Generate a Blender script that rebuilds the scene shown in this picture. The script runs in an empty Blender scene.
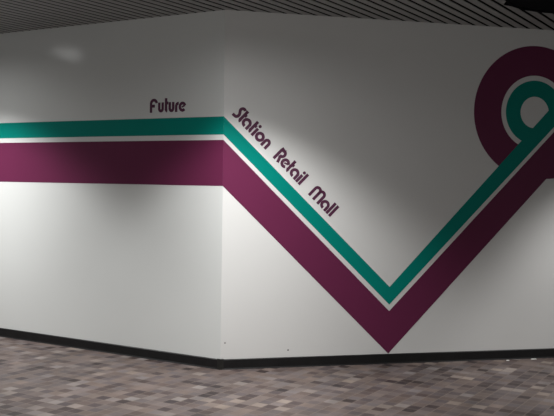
import bpy, bmesh, math, random
from math import sin, cos, pi, radians, sqrt
from mathutils import Vector, Matrix

scene = bpy.context.scene
col = scene.collection
random.seed(4)

# ------------------------------------------------------------------ the place
# A convex 135 degree wall corner. a = metres along the left wall, d = metres
# into the depth square to the left wall, s = metres along the right wall.
AL, AR = radians(58.8), radians(76.2)
C = Vector((-.482, 7.783, 0))
L = Vector((-sin(AL), cos(AL), 0))          # along the left wall, away from the corner
S = Vector((cos(AL), sin(AL), 0))           # square to the left wall, into the wall
R = Vector((sin(AR), cos(AR), 0))           # along the right wall
NL = -S                                      # wall normals, facing the hall
NR = Vector((cos(AR), -sin(AR), 0))
H = 3.18
UP = Vector((0, 0, 1))
def AD(a, d, z=0): return C + L * a + S * d + UP * z
def wl(s, z, off=0): return C + L * s + UP * z + NL * off
def wr(s, z, off=0): return C + R * s + UP * z + NR * off

# ------------------------------------------------------------------ materials
def new_mat(name):
    m = bpy.data.materials.new(name); m.use_nodes = True
    nt = m.node_tree
    return m, nt, nt.nodes['Principled BSDF']
def N(nt, kind, **kw):
    n = nt.nodes.new(kind)
    for k, v in kw.items(): setattr(n, k, v)
    return n
def srgb(r, g, b):
    f = lambda c: c / 12.92 if c <= .04045 else ((c + .055) / 1.055) ** 2.4
    return (f(r / 255), f(g / 255), f(b / 255), 1)

def plain(name, c, rough=.6, spec=.3, var=.06, scale=9):
    m, nt, p = new_mat(name)
    tc = N(nt, 'ShaderNodeTexCoord'); no = N(nt, 'ShaderNodeTexNoise'); no.inputs['Scale'].default_value = scale
    nt.links.new(tc.outputs['Object'], no.inputs['Vector'])
    mx = N(nt, 'ShaderNodeMix', data_type='RGBA')
    mx.inputs[6].default_value = tuple(x * (1 - var) for x in c[:3]) + (1,)
    mx.inputs[7].default_value = tuple(min(1, x * (1 + var)) for x in c[:3]) + (1,)
    nt.links.new(no.outputs['Fac'], mx.inputs[0]); nt.links.new(mx.outputs[2], p.inputs['Base Color'])
    p.inputs['Roughness'].default_value = rough; p.inputs['Specular IOR Level'].default_value = spec
    return m

def wall_mat(name, c, marks=()):
    """semi-gloss white paint with faint mottling and small chips at given world points"""
    m, nt, p = new_mat(name)
    geo = N(nt, 'ShaderNodeNewGeometry')
    no = N(nt, 'ShaderNodeTexNoise'); no.inputs['Scale'].default_value = 1.6; no.inputs['Detail'].default_value = 6
    nt.links.new(geo.outputs['Position'], no.inputs['Vector'])
    mx = N(nt, 'ShaderNodeMix', data_type='RGBA')
    mx.inputs[6].default_value = tuple(x * .965 for x in c[:3]) + (1,)
    mx.inputs[7].default_value = tuple(x * 1.02 for x in c[:3]) + (1,)
    nt.links.new(no.outputs['Fac'], mx.inputs[0])
    out = mx.outputs[2]
    for (pt, rad, dark) in marks:
        dist = N(nt, 'ShaderNodeVectorMath', operation='DISTANCE'); dist.inputs[1].default_value = pt
        nt.links.new(geo.outputs['Position'], dist.inputs[0])
        mr = N(nt, 'ShaderNodeMapRange'); mr.inputs['From Min'].default_value = rad * .6; mr.inputs['From Max'].default_value = rad * 1.3
        mr.inputs['To Min'].default_value = 1; mr.inputs['To Max'].default_value = 0
        nt.links.new(dist.outputs['Value'], mr.inputs['Value'])
        m2 = N(nt, 'ShaderNodeMix', data_type='RGBA'); m2.inputs[7].default_value = dark
        nt.links.new(mr.outputs['Result'], m2.inputs[0]); nt.links.new(out, m2.inputs[6]); out = m2.outputs[2]
    nt.links.new(out, p.inputs['Base Color'])
    p.inputs['Roughness'].default_value = .15; p.inputs['Specular IOR Level'].default_value = .3
    return m

def floor_mat():
    """10 cm quarry tiles laid square to the left wall, each its own shade"""
    m, nt, p = new_mat('brown_grey_tiles')
    tc = N(nt, 'ShaderNodeTexCoord')
    sc = N(nt, 'ShaderNodeVectorMath', operation='MULTIPLY'); sc.inputs[1].default_value = (TILE_X, TILE_Y, 0)
    nt.links.new(tc.outputs['Object'], sc.inputs[0])
    fl = N(nt, 'ShaderNodeVectorMath', operation='FLOOR'); nt.links.new(sc.outputs[0], fl.inputs[0])
    fr = N(nt, 'ShaderNodeVectorMath', operation='FRACTION'); nt.links.new(sc.outputs[0], fr.inputs[0])
    wn = N(nt, 'ShaderNodeTexWhiteNoise', noise_dimensions='2D'); nt.links.new(fl.outputs[0], wn.inputs['Vector'])
    ramp = N(nt, 'ShaderNodeValToRGB'); r = ramp.color_ramp; r.interpolation = 'LINEAR'
    stops = [(0, (52, 43, 43)), (.10, (72, 61, 61)), (.35, (91, 80, 79)), (.6, (98, 87, 85)), (.85, (107, 96, 94)), (.95, (117, 107, 104)), (1, (134, 124, 119))]
    r.elements[0].position, r.elements[0].color = stops[0][0], srgb(*stops[0][1])
    r.elements[1].position, r.elements[1].color = stops[-1][0], srgb(*stops[-1][1])
    for pos, c in stops[1:-1]:
        e = r.elements.new(pos); e.color = srgb(*c)
    nt.links.new(wn.outputs['Value'], ramp.inputs['Fac'])
    # warm / violet tint per tile
    wn2 = N(nt, 'ShaderNodeTexWhiteNoise', noise_dimensions='3D')
    ad = N(nt, 'ShaderNodeVectorMath', operation='ADD'); ad.inputs[1].default_value = (17, 31, 5)
    nt.links.new(fl.outputs[0], ad.inputs[0]); nt.links.new(ad.outputs[0], wn2.inputs['Vector'])
    tint = N(nt, 'ShaderNodeMix', data_type='RGBA'); tint.inputs[6].default_value = (1.05, .99, .90, 1); tint.inputs[7].default_value = (.95, 1.0, 1.05, 1)
    nt.links.new(wn2.outputs['Value'], tint.inputs[0])
    mul = N(nt, 'ShaderNodeMix', data_type='RGBA', blend_type='MULTIPLY'); mul.inputs[0].default_value = 1
    nt.links.new(ramp.outputs['Color'], mul.inputs[6]); nt.links.new(tint.outputs[2], mul.inputs[7])
    # worn, broad variation
    no = N(nt, 'ShaderNodeTexNoise'); no.inputs['Scale'].default_value = 1.3; no.inputs['Detail'].default_value = 4
    nt.links.new(tc.outputs['Object'], no.inputs['Vector'])
    w = N(nt, 'ShaderNodeMapRange'); w.inputs['From Min'].default_value = .3; w.inputs['From Max'].default_value = .7
    w.inputs['To Min'].default_value = .82; w.inputs['To Max'].default_value = 1.12
    nt.links.new(no.outputs['Fac'], w.inputs['Value'])
    mul2 = N(nt, 'ShaderNodeVectorMath', operation='SCALE')
    nt.links.new(mul.outputs[2], mul2.inputs[0]); nt.links.new(w.outputs['Result'], mul2.inputs['Scale'])
    # long streaks of darker and lighter tone across the hall
    st = N(nt, 'ShaderNodeVectorMath', operation='MULTIPLY'); st.inputs[1].default_value = (.9, 5.5, 0)
    nt.links.new(tc.outputs['Object'], st.inputs[0])
    n3 = N(nt, 'ShaderNodeTexNoise'); n3.inputs['Scale'].default_value = 1.0; n3.inputs['Detail'].default_value = 3
    nt.links.new(st.outputs[0], n3.inputs['Vector'])
    w3 = N(nt, 'ShaderNodeMapRange'); w3.inputs['From Min'].default_value = .3; w3.inputs['From Max'].default_value = .7
    w3.inputs['To Min'].default_value = .60; w3.inputs['To Max'].default_value = .96
    nt.links.new(n3.outputs['Fac'], w3.inputs['Value'])
    mul3 = N(nt, 'ShaderNodeVectorMath', operation='SCALE')
    nt.links.new(mul2.outputs[0], mul3.inputs[0]); nt.links.new(w3.outputs['Result'], mul3.inputs['Scale']); mul2 = mul3
    # grout
    sx = N(nt, 'ShaderNodeSeparateXYZ'); nt.links.new(fr.outputs[0], sx.inputs[0])
    def edge(o):
        a = N(nt, 'ShaderNodeMath', operation='SUBTRACT'); a.inputs[1].default_value = .5; nt.links.new(o, a.inputs[0])
        b = N(nt, 'ShaderNodeMath', operation='ABSOLUTE'); nt.links.new(a.outputs[0], b.inputs[0])
        c = N(nt, 'ShaderNodeMath', operation='GREATER_THAN'); c.inputs[1].default_value = .468; nt.links.new(b.outputs[0], c.inputs[0]); return c
    ex, ey = edge(sx.outputs['X']), edge(sx.outputs['Y'])
    mxm = N(nt, 'ShaderNodeMath', operation='MAXIMUM'); nt.links.new(ex.outputs[0], mxm.inputs[0]); nt.links.new(ey.outputs[0], mxm.inputs[1])
    g = N(nt, 'ShaderNodeMix', data_type='RGBA'); g.inputs[7].default_value = srgb(99, 88, 82)
    nt.links.new(mxm.outputs[0], g.inputs[0]); nt.links.new(mul2.outputs[0], g.inputs[6])
    nt.links.new(g.outputs[2], p.inputs['Base Color'])
    bmp = N(nt, 'ShaderNodeBump'); bmp.inputs['Strength'].default_value = .25; bmp.inputs['Distance'].default_value = .004; bmp.invert = True
    nt.links.new(mxm.outputs[0], bmp.inputs['Height']); nt.links.new(bmp.outputs[0], p.inputs['Normal'])
    p.inputs['Roughness'].default_value = .55; p.inputs['Specular IOR Level'].default_value = .25
    return m
TILE_X = TILE_Y = 10.0

M_wall_l = wall_mat('white_paint_left', (.66, .672, .662))
M_wall_r = wall_mat('white_paint_right', (.66, .655, .645),
                    [(tuple(wr(.62, .155)), .0075, srgb(52, 44, 44)), (tuple(wr(.039, .236)), .0075, srgb(130, 126, 124)),
                     (tuple(wr(.605, 2.05)), .004, srgb(200, 196, 192))])
M_teal = plain('teal_paint', (.0005, .205, .168, 1), .4, .12, .04, 3)
M_maroon = plain('maroon_paint', (.124, .0185, .059, 1), .4, .22, .04, 3)
M_letter = plain("plum_lettering", (.085, .022, .055, 1), .4, .3, .04, 3)
M_base = plain('black_rubber', (.010, .0095, .010, 1), .5, .25, .3, 14)
M_basecap = plain('scuffed_rubber', (.016, .0155, .0145, 1), .5, .3, .5, 40)
M_slat = plain('grey_metal_slat', (.40, .41, .405, 1), .5, .3, .05, 4)
M_dark = plain('dark_void', (.004, .004, .004, 1), .9, .1)
M_can = plain('black_recess', (.004, .004, .006, 1), .8, .1)
M_chip = plain('white_chip', (.7, .69, .66, 1), .7, .2)
M_floor = floor_mat()

# ------------------------------------------------------------------ helpers
def link(name, me, mats, parent=None, smooth=False):
    o = bpy.data.objects.new(name, me); col.objects.link(o)
    for m in (mats if isinstance(mats, (list, tuple)) else [mats]): me.materials.append(m)
    if parent:
        o.parent = parent
        o.matrix_parent_inverse = Matrix.Translation(parent.location).inverted()
    if smooth:
        for p in me.polygons: p.use_smooth = True
    return o
def from_bm(name, bm, mats, parent=None, smooth=False):
    me = bpy.data.meshes.new(name); bm.normal_update(); bm.to_mesh(me); bm.free()
    return link(name, me, mats, parent, smooth)
def thing(name, loc, label, cat, group=None):
    o = bpy.data.objects.new(name, None); o.location = loc; o.empty_display_size = .1; col.objects.link(o)
    o['label'] = label; o['category'] = cat
    if group: o['group'] = group
    return o
def struct(o): o['kind'] = 'structure'; return o

def prism(bm, pts, z0, z1, mat=0):
    """closed upright prism over a ground polygon (list of xy vectors)"""
    lo = [bm.verts.new((p.x, p.y, z0)) for p in pts]; hi = [bm.verts.new((p.x, p.y, z1)) for p in pts]
    n = len(pts); fs = [bm.faces.new(lo[::-1]), bm.faces.new(hi)]
    for i in range(n): fs.append(bm.faces.new((lo[i], lo[(i + 1) % n], hi[(i + 1) % n], hi[i])))
    for f in fs: f.material_index = mat
def finish(bm): bmesh.ops.recalc_face_normals(bm, faces=bm.faces[:])

# ------------------------------------------------------------------ shell
LEN, TH = 8.0, .18
mitre = C + (-(NL + NR)).normalized() * (TH / cos(radians(22.5)))
bm = bmesh.new(); prism(bm, [C, C + L * LEN, C + L * LEN - NL * TH, mitre], 0, H); finish(bm)
struct(from_bm('wall_left', bm, M_wall_l))
bm = bmesh.new(); prism(bm, [C, C + R * LEN, C + R * LEN - NR * TH, mitre], 0, H); finish(bm)
struct(from_bm('wall_right', bm, M_wall_r))

# floor: its own axes follow the tile grid
fo_pts = [(8, .3), (-.2, .3), (-6, 6.2), (-11, 6.2), (-11, -12), (8, -12)]
bm = bmesh.new()
lo = [bm.verts.new((d, a, -.05)) for a, d in fo_pts]; hi = [bm.verts.new((d, a, 0)) for a, d in fo_pts]
n = len(lo); bm.faces.new(lo); bm.faces.new(hi)
for i in range(n): bm.faces.new((lo[i], lo[(i + 1) % n], hi[(i + 1) % n], hi[i]))
finish(bm)
fl = from_bm('floor', bm, M_floor)
fl.location = C
fl.rotation_euler = (0, 0, math.atan2(S.y, S.x))      # local x = depth, local y = along the left wall
struct(fl)

# ceiling: long metal slats square to the left wall below a black void, cut at the walls and round the recess
RC_a, RC_d, RC_r = None, None, .72
rc = Vector((2.523, 7.00, 0)) - C
RC_a, RC_d = rc.dot(L), rc.dot(S)
PITCH, SLAT = .1, .067
bm = bmesh.new()
def wall_d(a): return 0 if a >= 0 else -a
for k in range(-100, 80):
    a0 = k * PITCH + .03; a1 = a0 + SLAT
    cuts = [(-11.0, None)]
    hit = [None, None]
    for j, a in enumerate((a0, a1)):
        q = RC_r ** 2 - (a - RC_a) ** 2
        hit[j] = sqrt(q) if q > 0 else 0
    segs = []
    e0, e1 = wall_d(a0), wall_d(a1)
    if max(hit) > 0:
        segs.append((-11, -11, RC_d - hit[0], RC_d - hit[1])); segs.append((RC_d + hit[0], RC_d + hit[1], e0, e1))
    else: segs.append((-11, -11, e0, e1))
    for f0, f1, g0, g1 in segs:
        if g0 > f0 + .01 and g1 > f1 + .01:
            if a0 < 0 < a1 and g0 > 0:
                prism(bm, [AD(a0, f0), AD(a1, f1), AD(a1, 0), AD(0, 0), AD(a0, g0)], H, H + .004)
            else: prism(bm, [AD(a0, f0), AD(a1, f1), AD(a1, g1), AD(a0, g0)], H, H + .004)
prism(bm, [AD(8, -11), AD(8, 0), AD(0, 0), AD(-7.5, 7.5), AD(-10, 7.5), AD(-10, -11)], H + .09, H + .11, 1)
prism(bm, [C + L * .0, C + L * LEN, C + L * LEN - NL * .02, C + S * .02], H, H + .1, 1)
prism(bm, [C, C + R * LEN, C + R * LEN - NR * .02, C + S * .02], H, H + .1, 1)
finish(bm)
struct(from_bm('ceiling', bm, [M_slat, M_dark]))

# rubber baseboards
BH, BT = .091, .012
def base(name, Dv, Nv, length):
    bm = bmesh.new()
    prof = [(0, 0), (BT + .006, 0), (BT, .012), (BT, BH - .006), (BT - .005, BH), (0, BH)]
    sgn = .012 * math.tan(radians(22.5)) / .012
    rings = []
    for t in (None, length):
        ring = []
        for off, z in prof:
            s = -off * sgn if t is None else t
            ring.append(bm.verts.new(C + Dv * s + Nv * off + UP * z))
        rings.append(ring)
    k = len(prof)
    for i in range(k): bm.faces.new((rings[0][i], rings[0][(i + 1) % k], rings[1][(i + 1) % k], rings[1][i]))
    bm.faces.new(rings[0]); bm.faces.new(rings[1]); finish(bm)
    return struct(from_bm(name, bm, M_base))
base('baseboard_left', L, NL, LEN); base('baseboard_right', R, NR, LEN)
# scuffed corner cap where the two baseboards meet
bm = bmesh.new()
nb = (NL + NR).normalized()
a, b, c_ = C + L * .026 + NL * (BT + .0005), C + nb * (BT / cos(radians(22.5)) + .0035), C + R * .026 + NR * (BT + .0005)
a2, c2 = C + L * .026 + NL * (BT + .004), C + R * .026 + NR * (BT + .004)
b2 = C + nb * (BT / cos(radians(22.5)) + .006)
prism(bm, [a, a2, b2, c2, c_, b], .0, BH + .006); finish(bm)
struct(from_bm('trim_1', bm, M_basecap))

# ------------------------------------------------------------------ painted wall graphics
def clip(poly, half):
    """Sutherland-Hodgman: keep where nx*x + ny*y >= c"""
    nx, ny, c = half; out = []
    for i in range(len(poly)):
        p, q = poly[i], poly[(i + 1) % len(poly)]
        fp, fq = nx * p[0] + ny * p[1] - c, nx * q[0] + ny * q[1] - c
        if fp >= 0: out.append(p)
        if (fp >= 0) != (fq >= 0):
            t = fp / (fp - fq); out.append((p[0] + t * (q[0] - p[0]), p[1] + t * (q[1] - p[1])))
    return out
def annulus(cx, cz, r0, r1, n=120, t0=0, t1=2 * pi):
    qs = []
    for i in range(n):
        u, v = t0 + (t1 - t0) * i / n, t0 + (t1 - t0) * (i + 1) / n
        f = lambda r, t: (cx + r * cos(t), cz + r * sin(t))
        qs.append([f(r0, u), f(r1, u), f(r1, v), f(r0, v)])
    return qs
def above(p, q):
    """half-plane above the line p->q (q to the right of p)"""
    dx, dz = q[0] - p[0], q[1] - p[1]
    return (-dz, dx, -dz * p[0] + dx * p[1])
def neg(h): return tuple(-x for x in h)
def plate(name, polys, at, mat, parent, t=.0012):
    """thin film of paint on a wall from convex polygons given in wall metres"""
    bm = bmesh.new(); cache = {}
    def vert(p):
        k = (round(p[0], 5), round(p[1], 5))
        if k not in cache: cache[k] = bm.verts.new(at(p[0], p[1], t))
        return cache[k]
    for poly in polys:
        vs = []
        for p in poly:
            v = vert(p)
            if v not in vs: vs.append(v)
        if len(vs) > 2:
            try: bm.faces.new(vs)
            except ValueError: pass
    r = bmesh.ops.extrude_face_region(bm, geom=bm.faces[:])
    nrm = at(0, 0, 1) - at(0, 0, 0)
    for v in [g for g in r['geom'] if isinstance(g, bmesh.types.BMVert)]: v.co -= nrm * (t - .0001)
    finish(bm)
    return from_bm(name, bm, mat, parent)

T1, T0, M1, M0 = 2.246, 2.087, 2.039, 1.632        # heights of the level stripes
FAR = 7.9
RCX, RCZ = 3.038, 2.382                             # centre of the ring
vt1, vt0, vm1, vm0 = (1.586, .716), (1.586, .551), (1.586, .490), (1.584, .093)
def on(p, q, s): return (s, p[1] + (q[1] - p[1]) * (s - p[0]) / (q[0] - p[0]))
A1 = on(vt1, (2.9, 2.102), 3.50); A0 = on(vt0, (3.25, 2.249), 3.56); B1 = on(vm1, (3.25, 2.200), 3.60)
bend = (3.18, 1.745)

teal = thing('teal_stripe', wr(0, T0), 'teal stripe, upper and thinner of the two wall stripes, ending in a small ring', 'wall stripe')
plate('level_band', [[(0, T0), (FAR, T0), (FAR, T1), (0, T1)]], wl, M_teal, teal)
plate('angled_band', [[(0, T0), vt0, vt1, (0, T1)], [vt1, vt0, A0, A1]], wr, M_teal, teal)
plate('ring', [clip(q, above(vt1, A1)) for q in annulus(RCX, RCZ, .151, .305)], wr, M_teal, teal)

mar = thing('maroon_stripe', wr(0, M0), 'wide maroon stripe running below the teal one, ending in a large ring', 'wall stripe')
plate('level_band', [[(0, M0), (FAR, M0), (FAR, M1), (0, M1)]], wl, M_maroon, mar)
tail = [(3.18 + .637 * cos(radians(t)), RCZ + .637 * sin(radians(t))) for t in range(-90, 91, 3)]       # the band rounds off under the ring
plate('angled_band', [[(0, M0), vm0, vm1, (0, M1)], [vm1, vm0, bend, on(vm1, B1, 3.18)],
                      clip(tail, neg(above(vm1, B1)))], wr, M_maroon, mar)
plate('ring', [clip(q, above(vt1, A1)) for q in annulus(RCX, RCZ, .353, .637)], wr, M_maroon, mar)

# ------------------------------------------------------------------ lettering: round geometric strokes
W = .212
def arc(cx, cy, r, a0, a1, n=18, ry=None):
    ry = r if ry is None else ry
    return [(cx + r * cos(radians(a0 + (a1 - a0) * i / n)), cy + ry * sin(radians(a0 + (a1 - a0) * i / n))) for i in range(n + 1)]
def spline(pts, n=6):
    out = []
    P = [pts[0]] + pts + [pts[-1]]
    for i in range(1, len(P) - 2):
        for k in range(n):
            t = k / n; p0, p1, p2, p3 = P[i - 1], P[i], P[i + 1], P[i + 2]
            out.append(tuple(.5 * (2 * p1[j] + (p2[j] - p0[j]) * t + (2 * p0[j] - 5 * p1[j] + 4 * p2[j] - p3[j]) * t * t + (3 * p1[j] - p0[j] - 3 * p2[j] + p3[j]) * t ** 3) for j in (0, 1)))
    return out + [pts[-1]]
X = .71; hw = W / 2; rr = X / 2 - hw
def glyph(ch, x):
    """strokes (centre lines) of a letter whose left edge is at x; cap height 1"""
    g = []
    if ch == 'l': g = [[(x + hw, 0), (x + hw, 1)]]
    elif ch == 'i': g = [[(x + hw, 0), (x + hw, .66)], ('dot', (x + hw, .87), .115)]
    elif ch == 't': g = [[(x + hw, 1), (x + hw, .22)] + arc(x + hw + .13, .22, .13, 180, 262, 8, .13), [(x + hw, .655), (x + .30, .655)]]
    elif ch == 'o': g = [arc(x + X / 2, X / 2, rr, 0, 360, 32)]
    elif ch == 'a': g = [arc(x + X / 2, X / 2, rr, 0, 278, 26), [(x + X - hw, X / 2), (x + X - hw, 0)]]
    elif ch == 'e': g = [arc(x + .34, X / 2, rr * .93, 18, 318, 28, rr), ('thin', [(x + .27, .33), (x + .34 + rr * .9, .44)])]
    elif ch == 'n': g = [[(x + hw, 0)] + arc(x + .28, X - hw - .19, .28 - hw, 180, 0, 14, .19) + [(x + .56 - hw, 0)]]
    elif ch == 'u': g = [[(x + hw, X)] + arc(x + .26, hw + .17, .26 - hw, 180, 360, 14, .17) + [(x + .52 - hw, X)]]
    elif ch == 'r': g = [[(x + hw, 0)] + arc(x + .31, X - hw - .2, .31 - hw, 180, 84, 9, .2)]
    elif ch == 'M':
        r = .215
        g = [[(x + hw, 0)] + arc(x + hw + r, 1 - hw - .22, r, 180, 0, 16, .22) + [(x + hw + 2 * r, 0)],
             [(x + hw + 2 * r, .55)] + arc(x + hw + 3 * r, 1 - hw - .22, r, 180, 0, 16, .22) + [(x + hw + 4 * r, 0)]]
    elif ch == 'F': g = [[(x + hw, 0)] + arc(x + .37, .62, .37 - hw, 180, 12, 16, 1 - hw - .62), [(x + hw, .47), (x + .46, .47)]]
    elif ch == 'R': g = [[(x + hw, 0), (x + hw, .905 - .1)] + [(x + hw, .905), (x + .34, .905)] + arc(x + .34, .69, .19, 90, -90, 12, .215) + [(x + .26, .475)],
                         [(x + .30, .475), (x + .40, .3), (x + .50, 0)]]
    elif ch == 'S': g = [spline([(x + .50, .86), (x + .42, .905), (x + .31, .89), (x + .22, .79), (x + .215, .66), (x + .30, .53), (x + .375, .40), (x + .375, .24), (x + .29, .125), (x + .16, .10), (x + .0, .10)])]
    return g
def ribbon(bm, pts, to, closed=False, k0=1):
    n = len(pts); lft, rgt = [], []
    for i, p in enumerate(pts):
        if closed: a, b = pts[(i - 1) % n], pts[(i + 1) % n]
        else: a, b = pts[max(i - 1, 0)], pts[min(i + 1, n - 1)]
        def unit(u, v):
            d = sqrt((v[0] - u[0]) ** 2 + (v[1] - u[1]) ** 2) or 1
            return ((v[0] - u[0]) / d, (v[1] - u[1]) / d)
        t = unit(a, b); k = k0
        if closed or 0 < i < n - 1:
            t1 = unit(a, p); c = t[0] * t1[0] + t[1] * t1[1]; k = min(1 / max(c, .3), 1.6)
        nx, ny = -t[1] * hw * k, t[0] * hw * k
        lft.append(bm.verts.new(to(p[0] + nx, p[1] + ny))); rgt.append(bm.verts.new(to(p[0] - nx, p[1] - ny)))
    for i in range(n if closed else n - 1):
        j = (i + 1) % n; bm.faces.new((lft[i], rgt[i], rgt[j], lft[j]))
def letter(ch, x, to, parent):
    bm = bmesh.new()
    for st in glyph(ch, x):
        if st[0] == 'dot':
            (cx, cy), r = st[1], st[2]
            bm.faces.new([bm.verts.new(to(cx + r * cos(2 * pi * i / 20), cy + r * sin(2 * pi * i / 20))) for i in range(20)])
        elif st[0] == 'thin': ribbon(bm, st[1], to, k0=.55)
        elif ch == 'o': ribbon(bm, st[:-1], to, True)
        else: ribbon(bm, st, to)
    r = bmesh.ops.extrude_face_region(bm, geom=bm.faces[:])
    nrm = to(0, 0, 1) - to(0, 0, 0)
    for v in [g for g in r['geom'] if isinstance(g, bmesh.types.BMVert)]: v.co -= nrm * .0011
    finish(bm)
    return from_bm('letter', bm, M_letter, parent)

def text(name, word, xs, to, label, group=None):
    root = thing(name, to(max(xs[0], 0), 0), label, 'lettering', group)
    for ch, x in zip(word, xs): letter(ch, x, to, root)
    return root
# level word on the left wall (reads towards the corner)
def to_left(x, y, off=None):
    return wl(.836 - .130 * x, 2.299 + .130 * y, .0013 if off is None else off + .0013)
text('wall_lettering', 'Future', (0, .75, 1.36, 1.69, 2.26, 2.58), to_left, 'dark plum word Future above the level teal stripe on the left wall')
# three sloping words on the right wall, following the stripe down
ang = radians(-44.3); cap = .128
def to_right(x, y, off=None):
    return wr(.072 + cap * (x * cos(ang) - y * sin(ang)), 2.262 + cap * (x * sin(ang) + y * cos(ang)), .0013 if off is None else off + .0013)
words = [('Station', (-.02, .53, .78, 1.53, 1.86, 2.10, 2.82), 'dark plum word Station sloping down beside the wall corner, first of three'),
         ('Retail', (4.10, 4.70, 5.36, 5.66, 6.40, 6.67), 'dark plum word Retail in the middle of the sloping lettering'),
         ('Mall', (7.75, 8.83, 9.57, 9.855), 'dark plum word Mall, lowest of the sloping lettering')]
for w, xs, lab in words: text('wall_lettering', w, xs, to_right, lab)

# ------------------------------------------------------------------ dark round recess in the slats
rec = thing('ceiling_recess', AD(RC_a, RC_d, H), 'round black unlit recess cut into the grey slatted ceiling near the ring', 'ceiling recess')
def lathe(name, prof, mat, parent, n=64):
    bm = bmesh.new(); cen = AD(RC_a, RC_d, 0); rings = []
    for r, z in prof: rings.append([bm.verts.new((cen.x + r * cos(2 * pi * i / n), cen.y + r * sin(2 * pi * i / n), z)) for i in range(n)] if r > 0 else [bm.verts.new((cen.x, cen.y, z))])
    for p, q in zip(rings, rings[1:]):
        for i in range(n):
            vs = [p[i % len(p)], p[(i + 1) % len(p)], q[(i + 1) % len(q)], q[i % len(q)]]
            u = []
            for v in vs:
                if v not in u: u.append(v)
            if len(u) > 2: bm.faces.new(u)
    finish(bm); return from_bm(name, bm, mat, parent, True)
lathe('housing', [(RC_r - .012, H - .004), (RC_r - .002, H - .004), (RC_r - .002, H + .085), (0, H + .085), (0, H + .08), (RC_r - .012, H + .08), (RC_r - .012, H - .004)], M_can, rec)
lathe('reflector', [(RC_r - .02, H + .01), (.42, H + .05), (.26, H + .075), (0, H + .076), (0, H + .079), (.27, H + .079), (.43, H + .055), (RC_r - .015, H + .014), (RC_r - .02, H + .01)], M_can, rec)

# ------------------------------------------------------------------ two white scraps on the floor by the right baseboard
for k, (s, o, w_, lab) in enumerate([(2.775, .075, .022, 'tiny white chip on the floor by the right baseboard, left one of two'),
                                     (3.06, .055, .040, 'longer thin white chip on the floor by the right baseboard, nearer the right edge')]):
    bm = bmesh.new(); c0 = C + R * s + NR * o
    prism(bm, [c0 + R * (w_ * cos(t) * .8) + NR * (.012 * sin(t) * (1 + .3 * cos(3 * t))) for t in [2 * pi * i / 9 for i in range(9)]], .0005, .005); finish(bm)
    o_ = from_bm('paint_chip', bm, M_chip); o_['label'] = lab; o_['category'] = 'chip'; o_['group'] = 'white chips by the baseboard'

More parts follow.
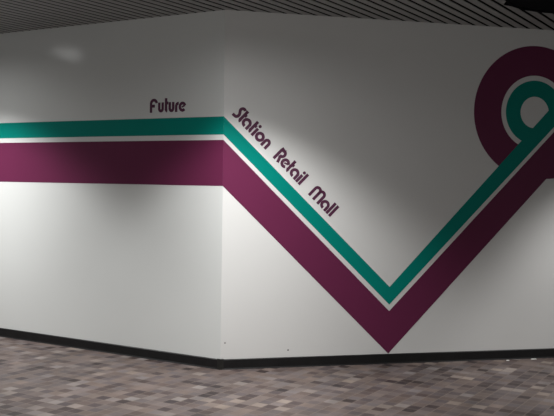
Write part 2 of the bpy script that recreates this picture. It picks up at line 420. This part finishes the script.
# ------------------------------------------------------------------ light
def spot(name, loc, power, outer, inner, n=5.0, color=(1, 1, .985), spill=.037):
    """recessed reflector downlight: beam strongest straight down, cut off softly by the can's rim"""
    d = bpy.data.lights.new(name, 'SPOT'); d.energy = power; d.spot_size = 2 * radians(84); d.spot_blend = 0
    d.shadow_soft_size = .05; d.color = color; d.use_nodes = True
    nt = d.node_tree; em = nt.nodes['Emission']
    geo = N(nt, 'ShaderNodeNewGeometry'); sx = N(nt, 'ShaderNodeSeparateXYZ'); nt.links.new(geo.outputs['Incoming'], sx.inputs[0])
    ab = N(nt, 'ShaderNodeMath', operation='ABSOLUTE'); nt.links.new(sx.outputs['Z'], ab.inputs[0])
    pw = N(nt, 'ShaderNodeMath', operation='POWER'); pw.inputs[1].default_value = n; nt.links.new(ab.outputs[0], pw.inputs[0])
    mr = N(nt, 'ShaderNodeMapRange', interpolation_type='SMOOTHSTEP')
    mr.inputs['From Min'].default_value = cos(radians(outer)); mr.inputs['From Max'].default_value = cos(radians(inner))
    nt.links.new(ab.outputs[0], mr.inputs['Value'])
    mu = N(nt, 'ShaderNodeMath', operation='MULTIPLY'); nt.links.new(pw.outputs[0], mu.inputs[0]); nt.links.new(mr.outputs['Result'], mu.inputs[1])
    sp = N(nt, 'ShaderNodeMapRange', interpolation_type='SMOOTHSTEP')      # faint stray light past the rim
    sp.inputs['From Min'].default_value = cos(radians(82)); sp.inputs['From Max'].default_value = cos(radians(45)); sp.inputs['To Max'].default_value = spill
    nt.links.new(ab.outputs[0], sp.inputs['Value'])
    sm = N(nt, 'ShaderNodeMath', operation='ADD'); nt.links.new(mu.outputs[0], sm.inputs[0]); nt.links.new(sp.outputs['Result'], sm.inputs[1])
    nt.links.new(sm.outputs[0], em.inputs['Strength'])
    o = bpy.data.objects.new(name, d); o.location = loc; col.objects.link(o)
    return o
# downlights set along the wall; their cut-off draws the scallops
spot('downlight_spot_west', AD(2.95, -1.15, H - .02), 740, 57.5, 43, 3.2)
spot('downlight_spot_corner', wr(-.10, H - .02, 1.2), 750, 56, 42, 3.2)
spot('downlight_spot_east', wr(3.85, H - .02, 1.15), 440, 42, 29, 3.2, spill=0)
# added soft fill lamp overhead, lifting the mid walls
gl = bpy.data.lights.new('fill_light', 'AREA'); gl.shape = 'DISK'; gl.size = 1.2; gl.energy = 55; gl.color = (1, .985, .95)
go = bpy.data.objects.new('fill_light', gl); go.location = (-1.0, 1.2, 3.0); go.rotation_euler = (radians(62), 0, 0); col.objects.link(go)
# unseen lit panel, added for the soft sheen in the left wall's paint
pw_ = wl(1.90, 2.94); vin = (pw_ - Vector((0, 0, 1.68))).normalized(); vout = vin - 2 * vin.dot(NL) * NL
src = pw_ + vout * 1.7
ar = bpy.data.lights.new('sheen_panel_light', 'AREA'); ar.shape = 'RECTANGLE'; ar.size = .14; ar.size_y = .30; ar.energy = .45
ao = bpy.data.objects.new('sheen_panel_light', ar); ao.location = src; ao.rotation_euler = (-vout).to_track_quat('-Z', 'Z').to_euler(); col.objects.link(ao)

w = bpy.data.worlds.new('hall'); scene.world = w; w.use_nodes = True
w.node_tree.nodes['Background'].inputs[0].default_value = (.97, 1, .985, 1)
w.node_tree.nodes['Background'].inputs[1].default_value = .215

# ------------------------------------------------------------------ camera
cd = bpy.data.cameras.new('camera'); cam = bpy.data.objects.new('camera', cd); col.objects.link(cam)
cd.sensor_width = 36; cd.lens = 880.3 / 554 * 36; cd.clip_end = 100
cam.matrix_world = Matrix.Translation((0, 0, 1.68)) @ Matrix.Rotation(radians(90 - 1.73), 4, 'X') @ Matrix.Rotation(radians(.892), 4, 'Z')
scene.camera = cam
scene.view_settings.view_transform = 'Standard'
scene.view_settings.look = 'None'
scene.view_settings.exposure = 0
